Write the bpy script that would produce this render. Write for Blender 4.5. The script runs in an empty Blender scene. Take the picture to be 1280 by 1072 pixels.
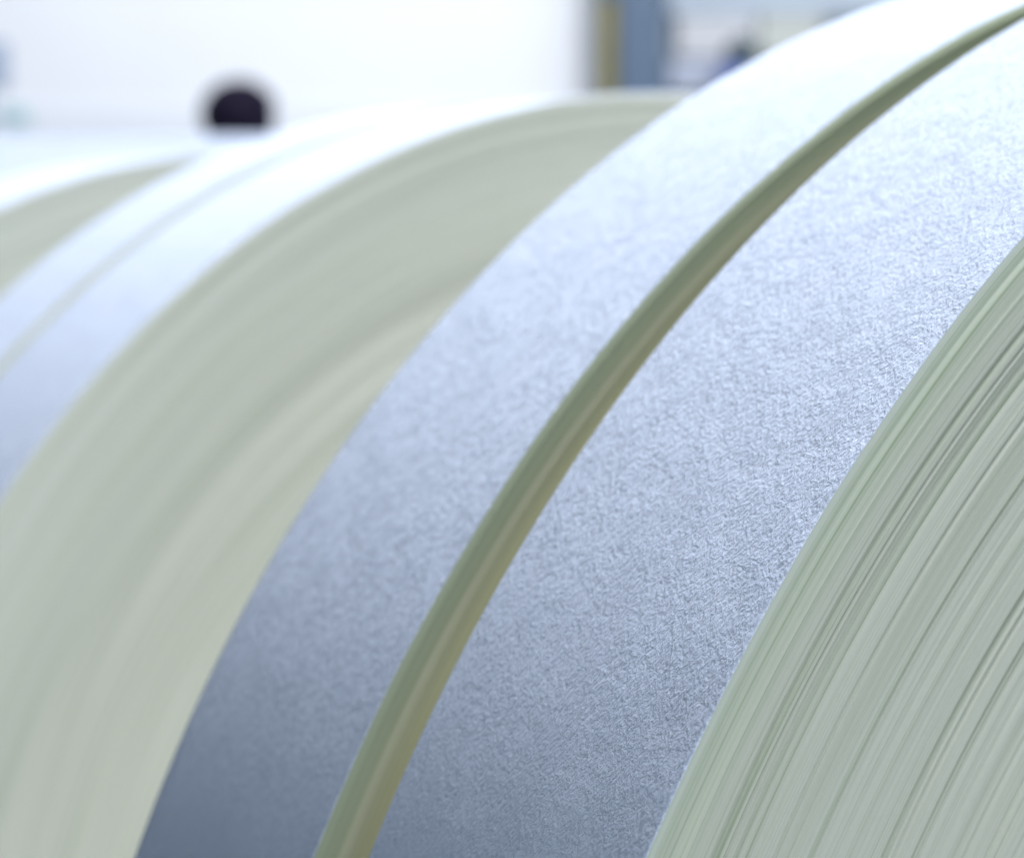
import bpy, bmesh, math, random
import numpy as np
from mathutils import Vector, Matrix

# ------------------------------------------------------------------ camera
S = 0.6                                   # near roll radius in metres
F_PX, PITCH, YAW = 2678.37, -0.08818, -0.99425
sc = bpy.context.scene
col = sc.collection
FLOOR = (-0.76865 - 1.0) * S
CAM_Z = -FLOOR                            # the floor is z = 0
cam_d = bpy.data.cameras.new('camera')
cam = bpy.data.objects.new('camera', cam_d)
col.objects.link(cam)
cam.location = (0, 0, CAM_Z)
cam.rotation_euler = (math.radians(90) + PITCH, 0, 0)
cam_d.sensor_width = 36
cam_d.lens = 36 * F_PX / 1280
cam_d.clip_start = 0.02
cam_d.clip_end = 200
cam_d.dof.use_dof = True
cam_d.dof.focus_distance = 1.045 * S
cam_d.dof.aperture_fstop = 7.4
sc.camera = cam

# ------------------------------------------------------------------ light
w = bpy.data.worlds.new('World')
sc.world = w
w.use_nodes = True
bg = w.node_tree.nodes['Background']
bg.inputs[0].default_value = (0.20, 0.58, 1.0, 1)
bg.inputs[1].default_value = 0.09
sc.view_settings.view_transform = 'Standard'
sc.view_settings.look = 'None'
sc.view_settings.exposure = 0.0
sc.view_settings.gamma = 1.0

U = Vector((math.cos(YAW), math.sin(YAW), 0))      # axis of the rolls, towards the near right
V = Vector((-math.sin(YAW), math.cos(YAW), 0))     # across the axis, away from the camera
C0 = Vector((0.79535, 1.44570, 0)) * S             # below the centre of the near end


def area(name, loc, aim, sx, sy, power, colour):
    d = bpy.data.lights.new(name, 'AREA')
    d.shape = 'RECTANGLE'
    d.size, d.size_y = sx, sy
    d.energy = power
    d.color = colour
    o = bpy.data.objects.new(name, d)
    col.objects.link(o)
    o.location = loc
    o.rotation_euler = (Vector(aim) - Vector(loc)).to_track_quat('-Z', 'Y').to_euler()
    return o


mid = C0 - U * 0.6 + Vector((0, 0, 0.8))
area('skylight_lamp', mid + V * 1.87 + Vector((0, 0, 5.1)) + U * 0.98, mid, 1.8, 1.6, 880, (0.93, 0.93, 1.0))
area('hall_lamp', C0 + U * 4.6 - V * 1.0 + Vector((0, 0, .75)), C0 + Vector((0, 0, .6)), 2.2, 1.4, 56, (0.87, 0.94, 1.0))
area('far_wall_fill', (0.2, 6.6, 4.4), (0.2, 9.6, 1.6), 7.0, 1.0, 168, (0.95, 0.965, 1.0))  # unseen area light, added to brighten the far wall


# ------------------------------------------------------------------ helpers
def tag(o, label=None, cat=None, group=None, kind=None):
    if label: o['label'] = label
    if cat: o['category'] = cat
    if group: o['group'] = group
    if kind: o['kind'] = kind
    return o


def mesh_obj(name, me, mat, parent=None, loc=None):
    o = bpy.data.objects.new(name, me)
    col.objects.link(o)
    if mat: me.materials.append(mat)
    if parent: o.parent = parent
    if loc is not None: o.location = loc
    return o


def empty(name, loc, rz=0):
    o = bpy.data.objects.new(name, None)
    col.objects.link(o)
    o.location = loc
    o.rotation_euler = (0, 0, rz)
    o.empty_display_size = .1
    return o


def bm_obj(name, bm, mat, parent=None, smooth=False, bevel=0, seg=2):
    if bevel:
        bmesh.ops.bevel(bm, geom=bm.edges[:], offset=bevel, segments=seg, affect='EDGES', profile=.5)
    bmesh.ops.recalc_face_normals(bm, faces=bm.faces)
    me = bpy.data.meshes.new(name)
    bm.to_mesh(me)
    bm.free()
    if smooth:
        for p in me.polygons: p.use_smooth = True
    return mesh_obj(name, me, mat, parent)


def box(bm, c, s, rot=None):
    m = Matrix.Translation(c)
    if rot: m = m @ rot
    m = m @ Matrix.Diagonal((s[0], s[1], s[2], 1))
    return bmesh.ops.create_cube(bm, size=1, matrix=m)['verts']


def cyl(bm, p0, p1, r0, r1=None, n=24):
    p0, p1 = Vector(p0), Vector(p1)
    d = p1 - p0
    m = Matrix.Translation((p0 + p1) / 2) @ d.to_track_quat('Z', 'Y').to_matrix().to_4x4()
    bmesh.ops.create_cone(bm, cap_ends=True, segments=n, radius1=r0, radius2=r0 if r1 is None else r1, depth=d.length, matrix=m)


class NT:
    def __init__(s, name):
        s.m = bpy.data.materials.new(name)
        s.m.use_nodes = True
        s.t = s.m.node_tree
        s.b = s.t.nodes['Principled BSDF']

    def n(s, typ, ins=None, **kw):
        x = s.t.nodes.new(typ)
        for k, v in kw.items(): setattr(x, k, v)
        for k, v in (ins or {}).items():
            if hasattr(v, 'is_output'): s.t.links.new(v, x.inputs[k])
            else: x.inputs[k].default_value = v
        return x

    def math(s, op, a, b=0.0, c=0.0):
        return s.n('ShaderNodeMath', {0: a, 1: b, 2: c}, operation=op).outputs[0]

    def ramp(s, f, stops):
        x = s.n('ShaderNodeValToRGB', {0: f})
        e = x.color_ramp.elements
        while len(e) < len(stops): e.new(.5)
        for i, (p, c) in enumerate(stops):
            e[i].position = p
            e[i].color = (*c, 1) if len(c) == 3 else c
        return x.outputs[0]

    def link(s, a, k): s.t.links.new(a, s.b.inputs[k])


def plain(name, colour, rough=.6, metal=0, spread=.12, scale=6):
    m = NT(name)
    tc = m.n('ShaderNodeTexCoord').outputs['Object']
    nz = m.n('ShaderNodeTexNoise', {'Vector': tc, 'Scale': scale, 'Detail': 5.0, 'Roughness': .6}).outputs[0]
    lo = tuple(c * (1 - spread) for c in colour)
    hi = tuple(min(1, c * (1 + spread)) for c in colour)
    m.link(m.ramp(nz, [(.3, lo), (.7, hi)]), 'Base Color')
    m.b.inputs['Roughness'].default_value = rough
    m.b.inputs['Metallic'].default_value = metal
    bp = m.n('ShaderNodeBump', {'Height': nz, 'Strength': .15, 'Distance': .003})
    m.link(bp.outputs[0], 'Normal')
    return m.m


# ------------------------------------------------------------------ paper materials
def tissue_mat(k=1.0):
    """soft creped paper seen from outside: UV is (metres round the roll, metres along the axis)"""
    m = NT('soft_paper')
    uv = m.n('ShaderNodeUVMap', uv_map='wrap').outputs[0]

    def noise(sx, sy, detail=3.0, rough=.55, off=0.0, dist=0.0):
        mp = m.n('ShaderNodeMapping', {'Vector': uv, 'Scale': (sx, sy, 1), 'Location': (off, off * .7, off)})
        return m.n('ShaderNodeTexNoise', {'Vector': mp.outputs[0], 'Scale': 1.0, 'Detail': detail, 'Roughness': rough, 'Distortion': dist}).outputs[0]
    fine = noise(700, 860, 4.0, .68, 3.1)
    mid_ = noise(340, 560, 5.0, .7, 9.4)
    soft = noise(45, 110, 4.0, .6, 1.7)
    strk = noise(5, 120, 2.0, .5, 5.5)
    wide = noise(6, 9, 2.0, .5, 7.7)
    h = m.math('MULTIPLY', fine, .0005)
    h = m.math('MULTIPLY_ADD', mid_, .0015, h)
    h = m.math('MULTIPLY_ADD', soft, .0026, h)
    h = m.math('MULTIPLY_ADD', strk, .0008, h)
    h = m.math('MULTIPLY_ADD', wide, .003, h)
    bp = m.n('ShaderNodeBump', {'Height': h, 'Strength': 1.0, 'Distance': 1.0})
    m.link(bp.outputs[0], 'Normal')
    m.link(m.ramp(soft, [(.3, (.65 * k, .75 * k, .895 * k)), (.7, (.69 * k, .785 * k, .925 * k))]), 'Base Color')
    m.b.inputs['Roughness'].default_value = .92
    m.b.inputs['Specular IOR Level'].default_value = .12
    m.b.inputs['Sheen Weight'].default_value = .15
    m.b.inputs['Sheen Roughness'].default_value = .4
    return m.m


GAP_SHADE_RINGS = [(0, (.58, .67, .63)), (.12, (.66, .75, .70)), (.22, (.76, .85, .79)), (.26, (1.0, 1.04, 1.02)), (.31, (1.0, 1.02, .98)), (.36, (.84, .88, .80)), (.44, (.95, .95, .81)), (1, (.95, .95, .83))]  # ring stripes, plus the gap's dim rim and warm glow painted into the colour
RIM_SHADE = [(0, (.87, .89, .87)), (.30, (.89, .91, .885)), (.42, (.885, .905, .88)), (.65, (.93, .94, .92)), (1, (.97, .975, .96))]  # shading of the end face, darker at the rim, put into the colour


def end_mat(tint=(1, 1, 1), outer=None, reach=.04, stops=GAP_SHADE_RINGS):
    """cut edges of the wound layers: UV is (turns, metres from the axis)"""
    m = NT('cut_paper_edges')
    uv = m.n('ShaderNodeUVMap', uv_map='rings').outputs[0]

    def noise(sx, sy, detail=3.0, rough=.55, off=0.0):
        mp = m.n('ShaderNodeMapping', {'Vector': uv, 'Scale': (sx, sy, 1), 'Location': (off, off * .7, off)})
        return m.n('ShaderNodeTexNoise', {'Vector': mp.outputs[0], 'Scale': 1.0, 'Detail': detail, 'Roughness': rough}).outputs[0]
    fine = noise(9.0, 1700, 3.0, .6, 2.2)
    lay = noise(7.0, 300, 4.0, .62, 4.0)
    broad = noise(2.0, 38, 3.0, .55, 6.0)
    thin = noise(5.0, 640, 2.0, .5, 11.0)
    fibre = noise(900, 900, 2.0, .5, 8.0)
    h = m.math('MULTIPLY', fine, .00022)
    h = m.math('MULTIPLY_ADD', lay, .00035, h)
    h = m.math('MULTIPLY_ADD', fibre, .00006, h)
    bp = m.n('ShaderNodeBump', {'Height': h, 'Strength': 1.0, 'Distance': 1.0})
    m.link(bp.outputs[0], 'Normal')
    a = m.ramp(broad, [(.30, (.62, .66, .55)), (.50, (.66, .70, .595)), (.72, (.69, .725, .61))])
    b = m.ramp(lay, [(.26, (.62, .69, .58)), (.34, (.88, .91, .86)), (.50, (1, 1, 1))])  # sunk layers darker: paper tone plus groove shade put into the colour
    c = m.ramp(fine, [(.28, (.82, .86, .80)), (.5, (1, 1, 1))])
    mx = m.n('ShaderNodeMix', {0: 1.0, 6: a, 7: b}, data_type='RGBA', blend_type='MULTIPLY')
    th = m.ramp(thin, [(.30, (.70, .75, .64)), (.37, (1, 1, 1))])
    c = m.n('ShaderNodeMix', {0: 1.0, 6: c, 7: th}, data_type='RGBA', blend_type='MULTIPLY').outputs[2]
    mx2 = m.n('ShaderNodeMix', {0: 1.0, 6: mx.outputs[2], 7: c}, data_type='RGBA', blend_type='MULTIPLY')
    mx3 = m.n('ShaderNodeMix', {0: 1.0, 6: mx2.outputs[2], 7: (*tint, 1)}, data_type='RGBA', blend_type='MULTIPLY')
    out = mx3.outputs[2]
    if outer is not None:                              # tones inward from the rim: layer stripes and painted shade
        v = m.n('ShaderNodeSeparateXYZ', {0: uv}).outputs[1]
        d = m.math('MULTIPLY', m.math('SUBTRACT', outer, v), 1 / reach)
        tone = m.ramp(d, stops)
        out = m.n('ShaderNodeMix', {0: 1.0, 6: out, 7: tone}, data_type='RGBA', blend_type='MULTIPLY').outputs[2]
    m.link(out, 'Base Color')
    m.b.inputs['Roughness'].default_value = .85
    m.b.inputs['Specular IOR Level'].default_value = .2
    return m.m


TISSUE, ENDS = tissue_mat(), None
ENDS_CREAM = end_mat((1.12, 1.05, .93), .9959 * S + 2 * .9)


TONE_C = [(0, (1.0, 1.05, 1.08)), (.06, (.98, 1.02, 1.03)), (.10, (.84, .90, .83)), (.20, (.92, .96, .92)), (.28, (1.03, 1.05, 1.0)), (.36, (.90, .93, .89)), (.46, (1, 1, 1))]
ENDS = end_mat((.86, .86, .86), S + .9, .04, TONE_C)


def pale_ends(r, seed, k=1.0): return end_mat((1.20 * k, 1.17 * k, 1.27 * k), r + seed * .9, .16, RIM_SHADE)

CORE = plain('core_board', (.36, .27, .18), .8)


# ------------------------------------------------------------------ the rolls
def grid_mesh(name, P, uvfn, uvname, flip=False):
    """P: (rows, cols, 3), wrapped along cols; uvfn(i, j) arrays"""
    nr, nc, _ = P.shape
    nc1 = nc - 1                                       # last column repeats the first position
    V_ = P[:, :nc1].reshape(-1, 3)
    i, j = np.meshgrid(np.arange(nr - 1), np.arange(nc1), indexing='ij')
    j2 = (j + 1) % nc1
    q = np.stack([i * nc1 + j, i * nc1 + j2, (i + 1) * nc1 + j2, (i + 1) * nc1 + j], -1).reshape(-1, 4)
    ua, ub = uvfn
    uvq = np.stack([np.stack([ua[i, j], ub[i, j]], -1), np.stack([ua[i, j + 1], ub[i, j + 1]], -1),
                    np.stack([ua[i + 1, j + 1], ub[i + 1, j + 1]], -1), np.stack([ua[i + 1, j], ub[i + 1, j]], -1)], 2).reshape(-1, 4, 2)
    if flip:
        q = q[:, ::-1]
        uvq = uvq[:, ::-1]
    me = bpy.data.meshes.new(name)
    me.vertices.add(len(V_))
    me.vertices.foreach_set('co', V_.astype(np.float32).ravel())
    me.loops.add(len(q) * 4)
    me.loops.foreach_set('vertex_index', q.astype(np.int32).ravel())
    me.polygons.add(len(q))
    me.polygons.foreach_set('loop_start', np.arange(0, len(q) * 4, 4, dtype=np.int32))
    me.update(calc_edges=True)
    me.polygons.foreach_set('use_smooth', np.ones(len(q), dtype=bool))
    l = me.uv_layers.new(name=uvname)
    l.data.foreach_set('uv', uvq.astype(np.float32).ravel())
    me.update()
    me.validate()
    return me


def smooth_noise(n, k, rng, wrap=False):
    """1-D value noise with k knots, n samples"""
    v = rng.uniform(-1, 1, k + 1)
    if wrap: v[-1] = v[0]
    x = np.linspace(0, k, n)
    i = np.minimum(x.astype(int), k - 1)
    f = x - i
    f = f * f * (3 - 2 * f)
    return v[i] * (1 - f) + v[i + 1] * f


def roll_shape(th, rng):
    """slight out-of-round of the wound paper, metres"""
    d = np.zeros_like(th)
    for k in (2, 3, 5, 9, 14):
        d += rng.uniform(.3, 1) * .0011 / k ** .8 * np.cos(k * th + rng.uniform(0, 6.28))
    return d


def make_roll(t0, t1, r, seed, label, rings=150, segs=720, near=False, ends=None, base=None, rz=None, rim=.0005, skin=None):
    """t0 nearer end, t1 far end along the axis (metres, negative = away)"""
    rng = np.random.default_rng(seed)
    R = r
    root = empty('paper_roll', C0 + U * t0 if base is None else base, math.atan2(U.y, U.x) if rz is None else rz)
    tag(root, label, 'paper roll', 'big white paper rolls lying on the hall floor')
    cz = R + (1 - R / S) * 0.0
    W = t0 - t1
    th = np.linspace(0, 2 * math.pi, segs + 1)
    oor = roll_shape(th, rng)
    oor[-1] = oor[0]
    bev = .0007 if near else .0009
    # outer surface, local x along the axis (0 = near end)
    xs, rr = [], []
    for a in np.linspace(0, math.pi / 2, 5):
        xs.append(-bev + bev * math.cos(a)); rr.append(-bev + bev * math.sin(a))
    inner = np.linspace(-bev, -W + bev, 26)[1:-1]
    xs += list(inner); rr += [0] * len(inner)
    for a in np.linspace(math.pi / 2, 0, 5):
        xs.append(-W + bev - bev * math.cos(a)); rr.append(-bev + bev * math.sin(a))
    xs, rr = np.array(xs), np.array(rr)
    wav = smooth_noise(len(xs), 7, rng) * .0005
    edge = np.outer(np.exp(-np.abs(xs) / .01) , smooth_noise(segs + 1, 90, rng, True) * .0002)
    rad = R + rr[:, None] + oor[None, :] + wav[:, None] + edge
    P = np.stack([np.repeat(xs[:, None], segs + 1, 1), rad * np.cos(th), cz + rad * np.sin(th)], -1)
    s = np.concatenate([[0], np.cumsum(np.hypot(np.diff(xs), np.diff(rr)))])
    ua = np.repeat((th * R)[None, :], len(xs), 0) + seed * 3.3
    ub = np.repeat(s[:, None], segs + 1, 1) + seed * 1.7
    me = grid_mesh('outer_layer', P, (ua, ub), 'wrap', flip=False)
    mesh_obj('outer_layer', me, skin or TISSUE, root)
    # the two cut ends
    rc = .10
    for side, nr in ((0, rings), (1, 12)):
        if near and side == 0:
            k = np.concatenate([np.linspace(rc, .28, 40)[:-1], np.linspace(.28, R - bev, rings)])
        else:
            k = np.linspace(rc, R - bev, nr)
        n = len(k)
        prof = np.zeros(n)
        if side == 0:
            # layers stand a little proud or sunk: plateaus, fine ribs and a few sharp grooves
            for kn, am in ((9, .0011), (30, .0007), (90, .00032), (260, .00018)):
                prof += smooth_noise(n, min(kn, n - 2), rng) * am
            if not near:
                prof *= .55
            prof += rim * np.clip((k - (R - .02)) / .02, 0, 1)
            if near:
                for g in range(40):
                    c = rng.uniform(.30, R - .006)
                    wd = rng.uniform(.0004, .0011)
                    prof -= rng.uniform(.0004, .0017) * np.exp(-((k - c) / wd) ** 2)
        D = np.repeat(prof[:, None], segs + 1, 1)
        if side == 0:
            mod = np.ones((n, segs + 1))
            for kk in range(5):
                mod += .14 * np.outer(smooth_noise(n, 40, rng), np.cos((kk + 1) * 2 * th + rng.uniform(0, 6)))
            D = D * np.clip(mod, .2, 1.8)
        fade = np.clip((R - bev - k) / .002, 0, 1)[:, None]
        D = D * fade
        x = D if side == 0 else -W - D
        rad = k[:, None] + oor[None, :] * (k / R)[:, None] + (edge[0][None, :] + wav[0 if side == 0 else -1]) * (k[:, None] > R - .01)
        P = np.stack([x, rad * np.cos(th), cz + rad * np.sin(th)], -1)
        ua = np.repeat((th / (2 * math.pi))[None, :], n, 0) + seed * 7.1
        ub = np.repeat(k[:, None], segs + 1, 1) + seed * .9
        me = grid_mesh('end_face', P, (ua, ub), 'rings', flip=(side == 1))
        mesh_obj('end_face', me, ends or ENDS, root)
    # board core
    bm = bmesh.new()
    for a in range(48):
        pass
    ring = []
    for rr_, x in ((rc, .004), (rc, -W - .004), (rc - .012, -W - .004), (rc - .012, .004)):
        ring.append([bm.verts.new((x, rr_ * math.cos(2 * math.pi * a / 48), cz + rr_ * math.sin(2 * math.pi * a / 48))) for a in range(48)])
    for q in range(4):
        for a in range(48):
            bm.faces.new((ring[q][a], ring[q][(a + 1) % 48], ring[(q + 1) % 4][(a + 1) % 48], ring[(q + 1) % 4][a]))
    bm_obj('core', bm, CORE, root, smooth=False)
    return root


make_roll(0, -.2179 * S, S, 1, 'nearest paper roll at the lower right with its ringed cut end facing the camera', rings=900, segs=720, near=True)
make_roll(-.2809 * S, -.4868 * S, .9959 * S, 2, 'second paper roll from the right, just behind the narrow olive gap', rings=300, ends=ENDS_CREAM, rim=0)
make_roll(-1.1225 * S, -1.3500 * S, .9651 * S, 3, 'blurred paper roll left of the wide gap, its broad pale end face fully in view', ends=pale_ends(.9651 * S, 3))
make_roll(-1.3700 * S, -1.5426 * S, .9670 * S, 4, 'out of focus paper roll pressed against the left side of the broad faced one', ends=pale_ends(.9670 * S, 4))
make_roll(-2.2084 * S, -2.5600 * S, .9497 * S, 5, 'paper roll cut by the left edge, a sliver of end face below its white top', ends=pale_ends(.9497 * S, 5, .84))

DC = 3.5                                              # a roll lying crosswise behind the row
RC = (CAM_Z + DC * .0475) / 2
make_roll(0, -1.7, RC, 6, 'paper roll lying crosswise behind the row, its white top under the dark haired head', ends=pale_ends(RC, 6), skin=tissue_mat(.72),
          base=Vector((-.34, DC, 0)), rz=0.0)

# ------------------------------------------------------------------ the hall behind
def at(px, py, y):
    """world point seen at photo pixel (px, py) at depth y ahead of the camera"""
    a = (px - 640) / F_PX
    b = (536 - py) / F_PX
    c, s = math.cos(PITCH), math.sin(PITCH)
    d = Vector((a, c - b * s, s + b * c))
    return Vector((0, 0, CAM_Z)) + d * (y / d.y)


bm = bmesh.new()
bmesh.ops.create_grid(bm, x_segments=8, y_segments=8, size=12, matrix=Matrix.Translation((0, 6, 0)))
tag(bm_obj('floor', bm, plain('concrete', (.42, .43, .43), .5, 0, .1, 3)), 'grey concrete hall floor', kind='structure')

WALL = plain('white_wall', (.83, .86, .90), .55, 0, .02, 1.2)
wy = 9.6
xr = at(742, 0, wy).x
bm = bmesh.new()
box(bm, ((xr - 9) / 2, wy + .06, 2.5), (xr + 9, .12, 5.0))
w1 = bm_obj('wall', bm, WALL)
tag(w1, 'bright white hall wall behind the rolls', 'wall', kind='structure')
bm = bmesh.new()
zr0, zr1 = at(100, 172, wy - .03).z, at(100, 134, wy - .03).z
box(bm, ((xr - 9) / 2, wy - .012, (zr0 + zr1) / 2), (xr + 9 - .01, .024, zr1 - zr0))
bm_obj('wall_rail', bm, plain('rail_paint', (.78, .82, .87), .5, 0, .02), w1, bevel=.004)

# recessed machine bay right of the column
bx0, bx1 = xr, at(1420, 0, 12).x
bm = bmesh.new()
box(bm, ((bx0 + bx1) / 2 + 1, 13.06, 2.5), (bx1 - bx0 + 4, .12, 5.0))
w2 = bm_obj('bay_wall', bm, plain('bay_paint', (.66, .73, .80), .6, 0, .12, .8))
tag(w2, 'pale blue grey wall deep behind the column', 'wall', kind='structure')

# steel column
cy = 9.3
cx0, cx1 = at(772, 0, cy).x, at(829, 0, cy).x
STEEL = plain('column_paint', (.085, .135, .21), .45, 0, .12, 5)
root = empty('steel_column', ((cx0 + cx1) / 2, cy, 0))
tag(root, 'dark blue grey steel column rising at the edge of the white wall', 'column')
hw = (cx1 - cx0) / 2
for nm, c, s in (('flange', (0, -.09, 2.3), (2 * hw, .014, 4.6)), ('flange', (0, .09, 2.3), (2 * hw, .014, 4.6)),
                 ('web', (0, 0, 2.3), (.012, .164, 4.6)), ('base_plate', (0, 0, .01), (2 * hw + .12, .34, .02))):
    bm = bmesh.new()
    box(bm, c, s)
    bm_obj(nm, bm, STEEL, root, bevel=.002)
for sx in (-1, 1):
    for sy in (-1, 1):
        bm = bmesh.new()
        cyl(bm, (sx * (hw + .035), sy * .13, .02), (sx * (hw + .035), sy * .13, .045), .014, n=6)
        bm_obj('bolt', bm, STEEL, root)

# olive conduit on the column's left
ox0, ox1 = at(749, 0, cy).x, at(773, 0, cy).x
root = empty('cable_conduit', ((ox0 + ox1) / 2, cy - .04, 0))
tag(root, 'olive yellow conduit running up the left side of the blue grey column', 'conduit')
OL = plain('olive_paint', (.25, .22, .075), .5, 0, .2, 5)
bm = bmesh.new()
rr = (ox1 - ox0) / 2
cyl(bm, (0, 0, 0), (0, 0, 4.6), rr, n=32)
bm_obj('pipe', bm, OL, root, smooth=True)
for z in (.5, 1.2, at(760, 6, cy).z + .02, 3.0, 3.9):
    bm = bmesh.new()
    cyl(bm, (0, 0, z), (0, 0, z + .05), rr * 1.12, n=32)
    bm_obj('clamp', bm, STEEL, root)

# machinery in the bay
my = 10.5


def slab(name, x0, y0, x1, y1, d, th_, mat, parent, origin):
    a, b = at(x0, y1, d), at(x1, y0, d)
    bm = bmesh.new()
    c = Vector(((a.x + b.x) / 2, d + th_ / 2, (a.z + b.z) / 2)) - origin
    box(bm, c, (b.x - a.x, th_, b.z - a.z))
    return bm_obj(name, bm, mat, parent, bevel=min(.01, th_ * .2))


PALE = plain('pale_panel', (.84, .86, .89), .45, 0, .03, 2)
CREAM = plain('cream_panel', (.70, .74, .68), .5, 0, .05, 2)
BLUEP = plain('light_blue_paint', (.62, .72, .82), .5, 0, .06, 2)
LILAC = plain('lilac_panel', (.68, .75, .90), .5, 0, .04, 2)
DARK = plain('dark_teal', (.035, .085, .105), .5, 0, .2, 8)
BLUE = plain('blue_paint', (.13, .20, .55), .45, 0, .1, 6)
o0 = Vector((at(960, 0, my).x, my, 0))
mach = empty('winding_machine', o0)
tag(mach, 'pale blurred winding machine panels right of the column above the second roll', 'machine')
# body down to the floor
a, b = at(842, 0, my), at(1260, 0, my)
zt = at(900, 62, my).z
bm = bmesh.new()
box(bm, Vector(((a.x + b.x) / 2, my + .7, zt / 2)) - o0, (b.x - a.x, .9, zt))
bm_obj('body', bm, CREAM, mach, bevel=.02)
slab('back_panel', 838, -40, 1290, 112, my + .35, .04, PALE, mach, o0)
slab('panel', 846, 20, 944, 73, my + .06, .12, PALE, mach, o0)
slab('panel', 836, 74, 925, 112, my + .1, .10, LILAC, mach, o0)
slab('cross_beam', 836, -30, 1180, 18, my + .12, .22, BLUEP, mach, o0)
slab('upright', 948, 16, 1030, 70, my + .14, .20, CREAM, mach, o0)
p = at(931, 64, my - .25)
mo = empty('drive_motor', (p.x, my - .25, p.z - .09))
tag(mo, 'small dark teal motor on a blue bracket in front of the pale machine', 'motor')
bm = bmesh.new()
cyl(bm, (-.02, -.09, .09), (-.02, .13, .09), .058, n=32)
bm_obj('housing', bm, DARK, mo, smooth=False)
bm = bmesh.new()
cyl(bm, (-.02, -.13, .09), (-.02, -.09, .09), .05, .056, n=32)
bm_obj('fan_cover', bm, DARK, mo)
bm = bmesh.new()
cyl(bm, (-.02, -.16, .09), (-.02, -.13, .09), .012, n=16)
bm_obj('shaft', bm, STEEL, mo)
for k in range(14):
    a_ = 2 * math.pi * k / 14
    bm = bmesh.new()
    box(bm, Vector((-.02 + .061 * math.cos(a_), .02, .09 + .061 * math.sin(a_))), (.010, .18, .003), Matrix.Rotation(-a_, 4, 'Y'))
    bm_obj('fin', bm, DARK, mo)
bm = bmesh.new()
box(bm, (-.05, .02, -.015), (.15, .2, .07))
bm_obj('bracket', bm, BLUE, mo, bevel=.006)
bm = bmesh.new()
box(bm, (-.05, .16, -.3), (.08, .5, .5))
bm_obj('bracket', bm, BLUE, mo, bevel=.006)

# switch box on a stand at the left edge
ly = 7.4
p0, p1 = at(-60, 112, ly), at(6, 52, ly)
st = empty('control_box_stand', ((p0.x + p1.x) / 2, ly, 0))
tag(st, 'blue grey control box on a post, cut off by the left edge of the picture', 'control box')
GB = plain('grey_blue_box', (.34, .42, .55), .5, 0, .08, 6)
bm = bmesh.new()
box(bm, (0, 0, (p0.z + p1.z) / 2), (p1.x - p0.x, .14, p1.z - p0.z))
bm_obj('box', bm, GB, st, bevel=.012)
bm = bmesh.new()
cyl(bm, (0, 0, 0), (0, 0, p0.z), .03, n=20)
bm_obj('post', bm, GB, st, smooth=False)
bm = bmesh.new()
cyl(bm, (0, 0, 0), (0, 0, .02), .16, n=32)
bm_obj('foot', bm, GB, st)
q = at(20, 146, ly)
bm = bmesh.new()
box(bm, (q.x - st.location.x, 0, q.z), (.075, .1, .06))
bm_obj('socket', bm, plain('teal_grey', (.36, .55, .58), .5, 0, .05), st, bevel=.01)
bm = bmesh.new()
box(bm, ((q.x - st.location.x) / 2 - .01, .02, q.z), (abs(q.x - st.location.x), .02, .02))
bm_obj('bracket', bm, GB, st)

# ------------------------------------------------------------------ the person beyond the rolls
py_ = 6.9
top = at(298, 103, py_)
HH = top.z                                            # standing height
pr = empty('person', (top.x, py_, 0), math.radians(152))
tag(pr, 'dark haired person in dark work clothes standing beyond the farthest roll, only the head showing', 'person')
SKIN = plain('skin', (.36, .20, .14), .5, 0, .08, 14)
HAIR = plain('dark_hair', (.010, .008, .020), .7, 0, .3, 60)
HAIR.node_tree.nodes['Principled BSDF'].inputs['Specular IOR Level'].default_value = .08
CLOTH = plain('navy_cloth', (.03, .04, .08), .85, 0, .2, 40)
k = HH / 1.66


def skin_obj(name, verts, edges, mat, root_i=0, sub=2):
    me = bpy.data.meshes.new(name)
    me.from_pydata([v[:3] for v in verts], edges, [])
    o = mesh_obj(name, me, mat, pr)
    sm = o.modifiers.new('skin', 'SKIN')
    sv = me.skin_vertices[0].data
    for i, v in enumerate(verts):
        r_ = v[3]
        sv[i].radius = (r_, r_ * (v[4] if len(v) > 4 else 1))
        sv[i].use_root = (i == root_i)
    sm.use_smooth_shade = True
    ss = o.modifiers.new('subdivision', 'SUBSURF')
    ss.levels = ss.render_levels = sub
    return o


def K(x, y, z, r, a=1): return (x * k, y * k, z * k, r * k, a)


bv = [K(0, 0, .93, .125, .8), K(0, 0, 1.08, .115, .75), K(0, .0, 1.25, .13, .72), K(0, 0, 1.37, .09, .8), K(0, .0, 1.43, .052), K(0, -.01, 1.49, .05),
      K(.17, 0, 1.345, .056), K(.235, .01, 1.09, .042), K(.24, -.06, .87, .03), K(.24, -.075, .81, .03),
      K(-.17, 0, 1.345, .056), K(-.235, .01, 1.09, .042), K(-.24, -.06, .87, .03), K(-.24, -.075, .81, .03),
      K(.09, 0, .84, .088), K(.10, -.01, .47, .058), K(.10, .02, .10, .043), K(.10, -.04, .045, .042), K(.105, -.14, .035, .034),
      K(-.09, 0, .84, .088), K(-.10, -.01, .47, .058), K(-.10, .02, .10, .043), K(-.10, -.04, .045, .042), K(-.105, -.14, .035, .034)]
be = [(0, 1), (1, 2), (2, 3), (3, 4), (4, 5), (3, 6), (6, 7), (7, 8), (8, 9), (3, 10), (10, 11), (11, 12), (12, 13),
      (0, 14), (14, 15), (15, 16), (16, 17), (17, 18), (0, 19), (19, 20), (20, 21), (21, 22), (22, 23)]
skin_obj('body', bv, be, CLOTH)
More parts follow.
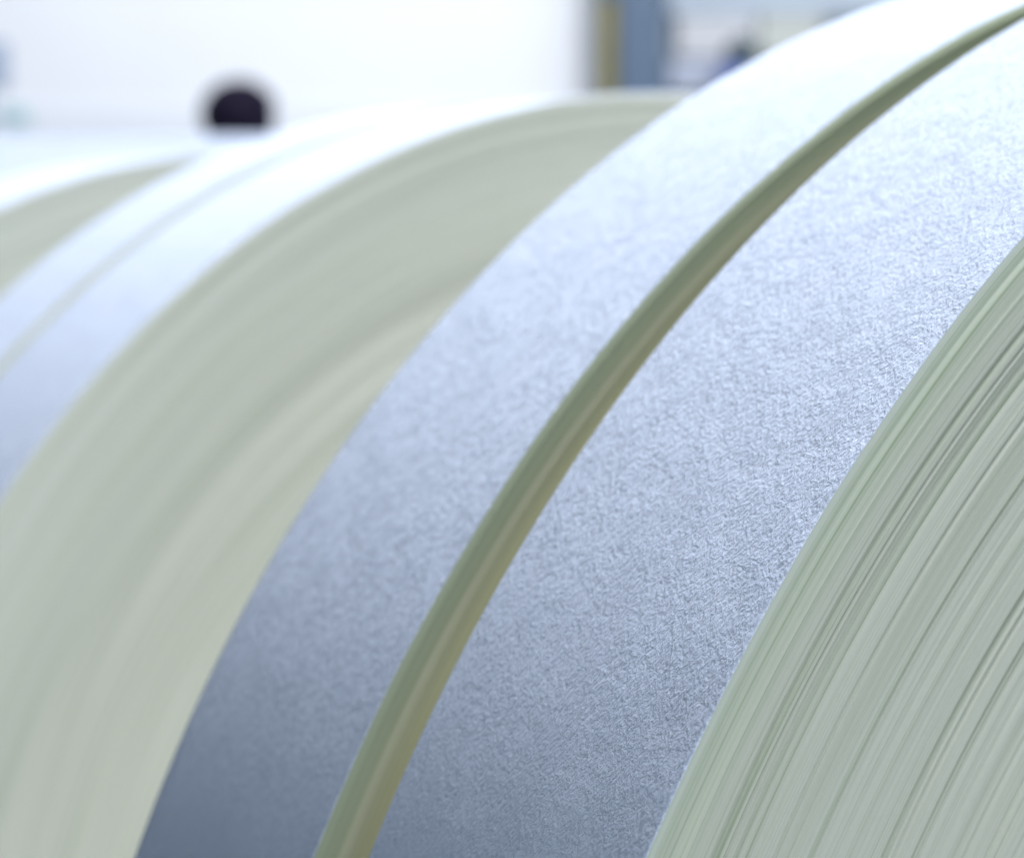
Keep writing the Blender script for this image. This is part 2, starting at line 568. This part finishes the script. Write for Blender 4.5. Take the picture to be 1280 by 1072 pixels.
for s_ in (1, -1):
    hv = [K(.24 * s_, -.076, .80, .026), K(.238 * s_, -.083, .745, .030, .55)]
    he = [(0, 1)]
    for fi, (dx, ln) in enumerate(((-.024, .062), (-.008, .072), (.008, .068), (.023, .054))):
        b0 = len(hv)
        hv += [K(.238 * s_ + dx * .3, -.085 + dx, .715, .0095), K(.234 * s_, -.092 + dx, .715 - ln * .55, .0085), K(.226 * s_, -.094 + dx, .715 - ln, .007)]
        he += [(1, b0), (b0, b0 + 1), (b0 + 1, b0 + 2)]
    b0 = len(hv)
    hv += [K(.232 * s_, -.115, .76, .011), K(.224 * s_, -.13, .725, .0095), K(.22 * s_, -.132, .70, .008)]
    he += [(0, b0), (b0, b0 + 1), (b0 + 1, b0 + 2)]
    skin_obj('hand', hv, he, SKIN)


def head_mesh(name, mat, hair=False):
    bm = bmesh.new()
    bmesh.ops.create_uvsphere(bm, u_segments=48, v_segments=32, radius=1)
    for v in bm.verts:
        x, y, z = v.co
        f = max(0, -y)
        if not hair:
            sx, sy, sz = .074, .094, .112
            X, Y, Z = x * sx, y * sy, z * sz
            if z < 0:                                 # narrow to the jaw
                X *= 1 - .32 * z * z
                Y *= 1 - .18 * z * z if y < 0 else 1 - .35 * z * z
            # nose, eye sockets, mouth
            g = lambda a, b, wa, wb: math.exp(-((x - a) / wa) ** 2 - ((z - b) / wb) ** 2)
            if y < 0:
                Y -= .022 * g(0, -.22, .10, .16) + .010 * g(0, -.05, .08, .2)
                Y += .010 * (g(.38, .02, .18, .12) + g(-.38, .02, .18, .12))
                Y -= .006 * g(0, -.50, .25, .06) + .005 * g(0, -.60, .2, .05)
                Y -= .008 * g(0, -.85, .25, .15)
                Y -= .004 * (g(.35, .18, .22, .06) + g(-.35, .18, .22, .06))
        else:
            n = math.sin(x * 9 + z * 5) * .02 + math.sin(y * 11 - x * 7) * .02
            X, Y, Z = x * .128 * (1 + n), y * .134 * (1 + n) + .010, z * .126 * (1 + n * .5) + .012
            if y < -.25 and z < .38:
                Y = -.02 + (Y * .2)                   # open at the face
        v.co = (X * k, Y * k, Z * k)
    return bm_obj(name, bm, mat, pr, smooth=True)


hd = head_mesh('head', SKIN)
hd.location = (0, -.015, HH - .128 * k)
hr = head_mesh('hair', HAIR, True)
hr.location = (0, -.015, HH - .128 * k)
for s_ in (1, -1):
    bm = bmesh.new()
    bmesh.ops.create_uvsphere(bm, u_segments=16, v_segments=10, radius=1, matrix=Matrix.Translation((.077 * s_ * k, .0, -.01)) @ Matrix.Diagonal((.010, .020, .032, 1)))
    o = bm_obj('ear', bm, SKIN, pr, smooth=True)
    o.location = hd.location
    bm = bmesh.new()
    bmesh.ops.create_uvsphere(bm, u_segments=16, v_segments=10, radius=.012, matrix=Matrix.Translation((.029 * s_ * k, -.078 * k, .003)))
    o = bm_obj('eye', bm, plain('eye_white', (.6, .58, .55), .2), pr, smooth=True)
    o.location = hd.location
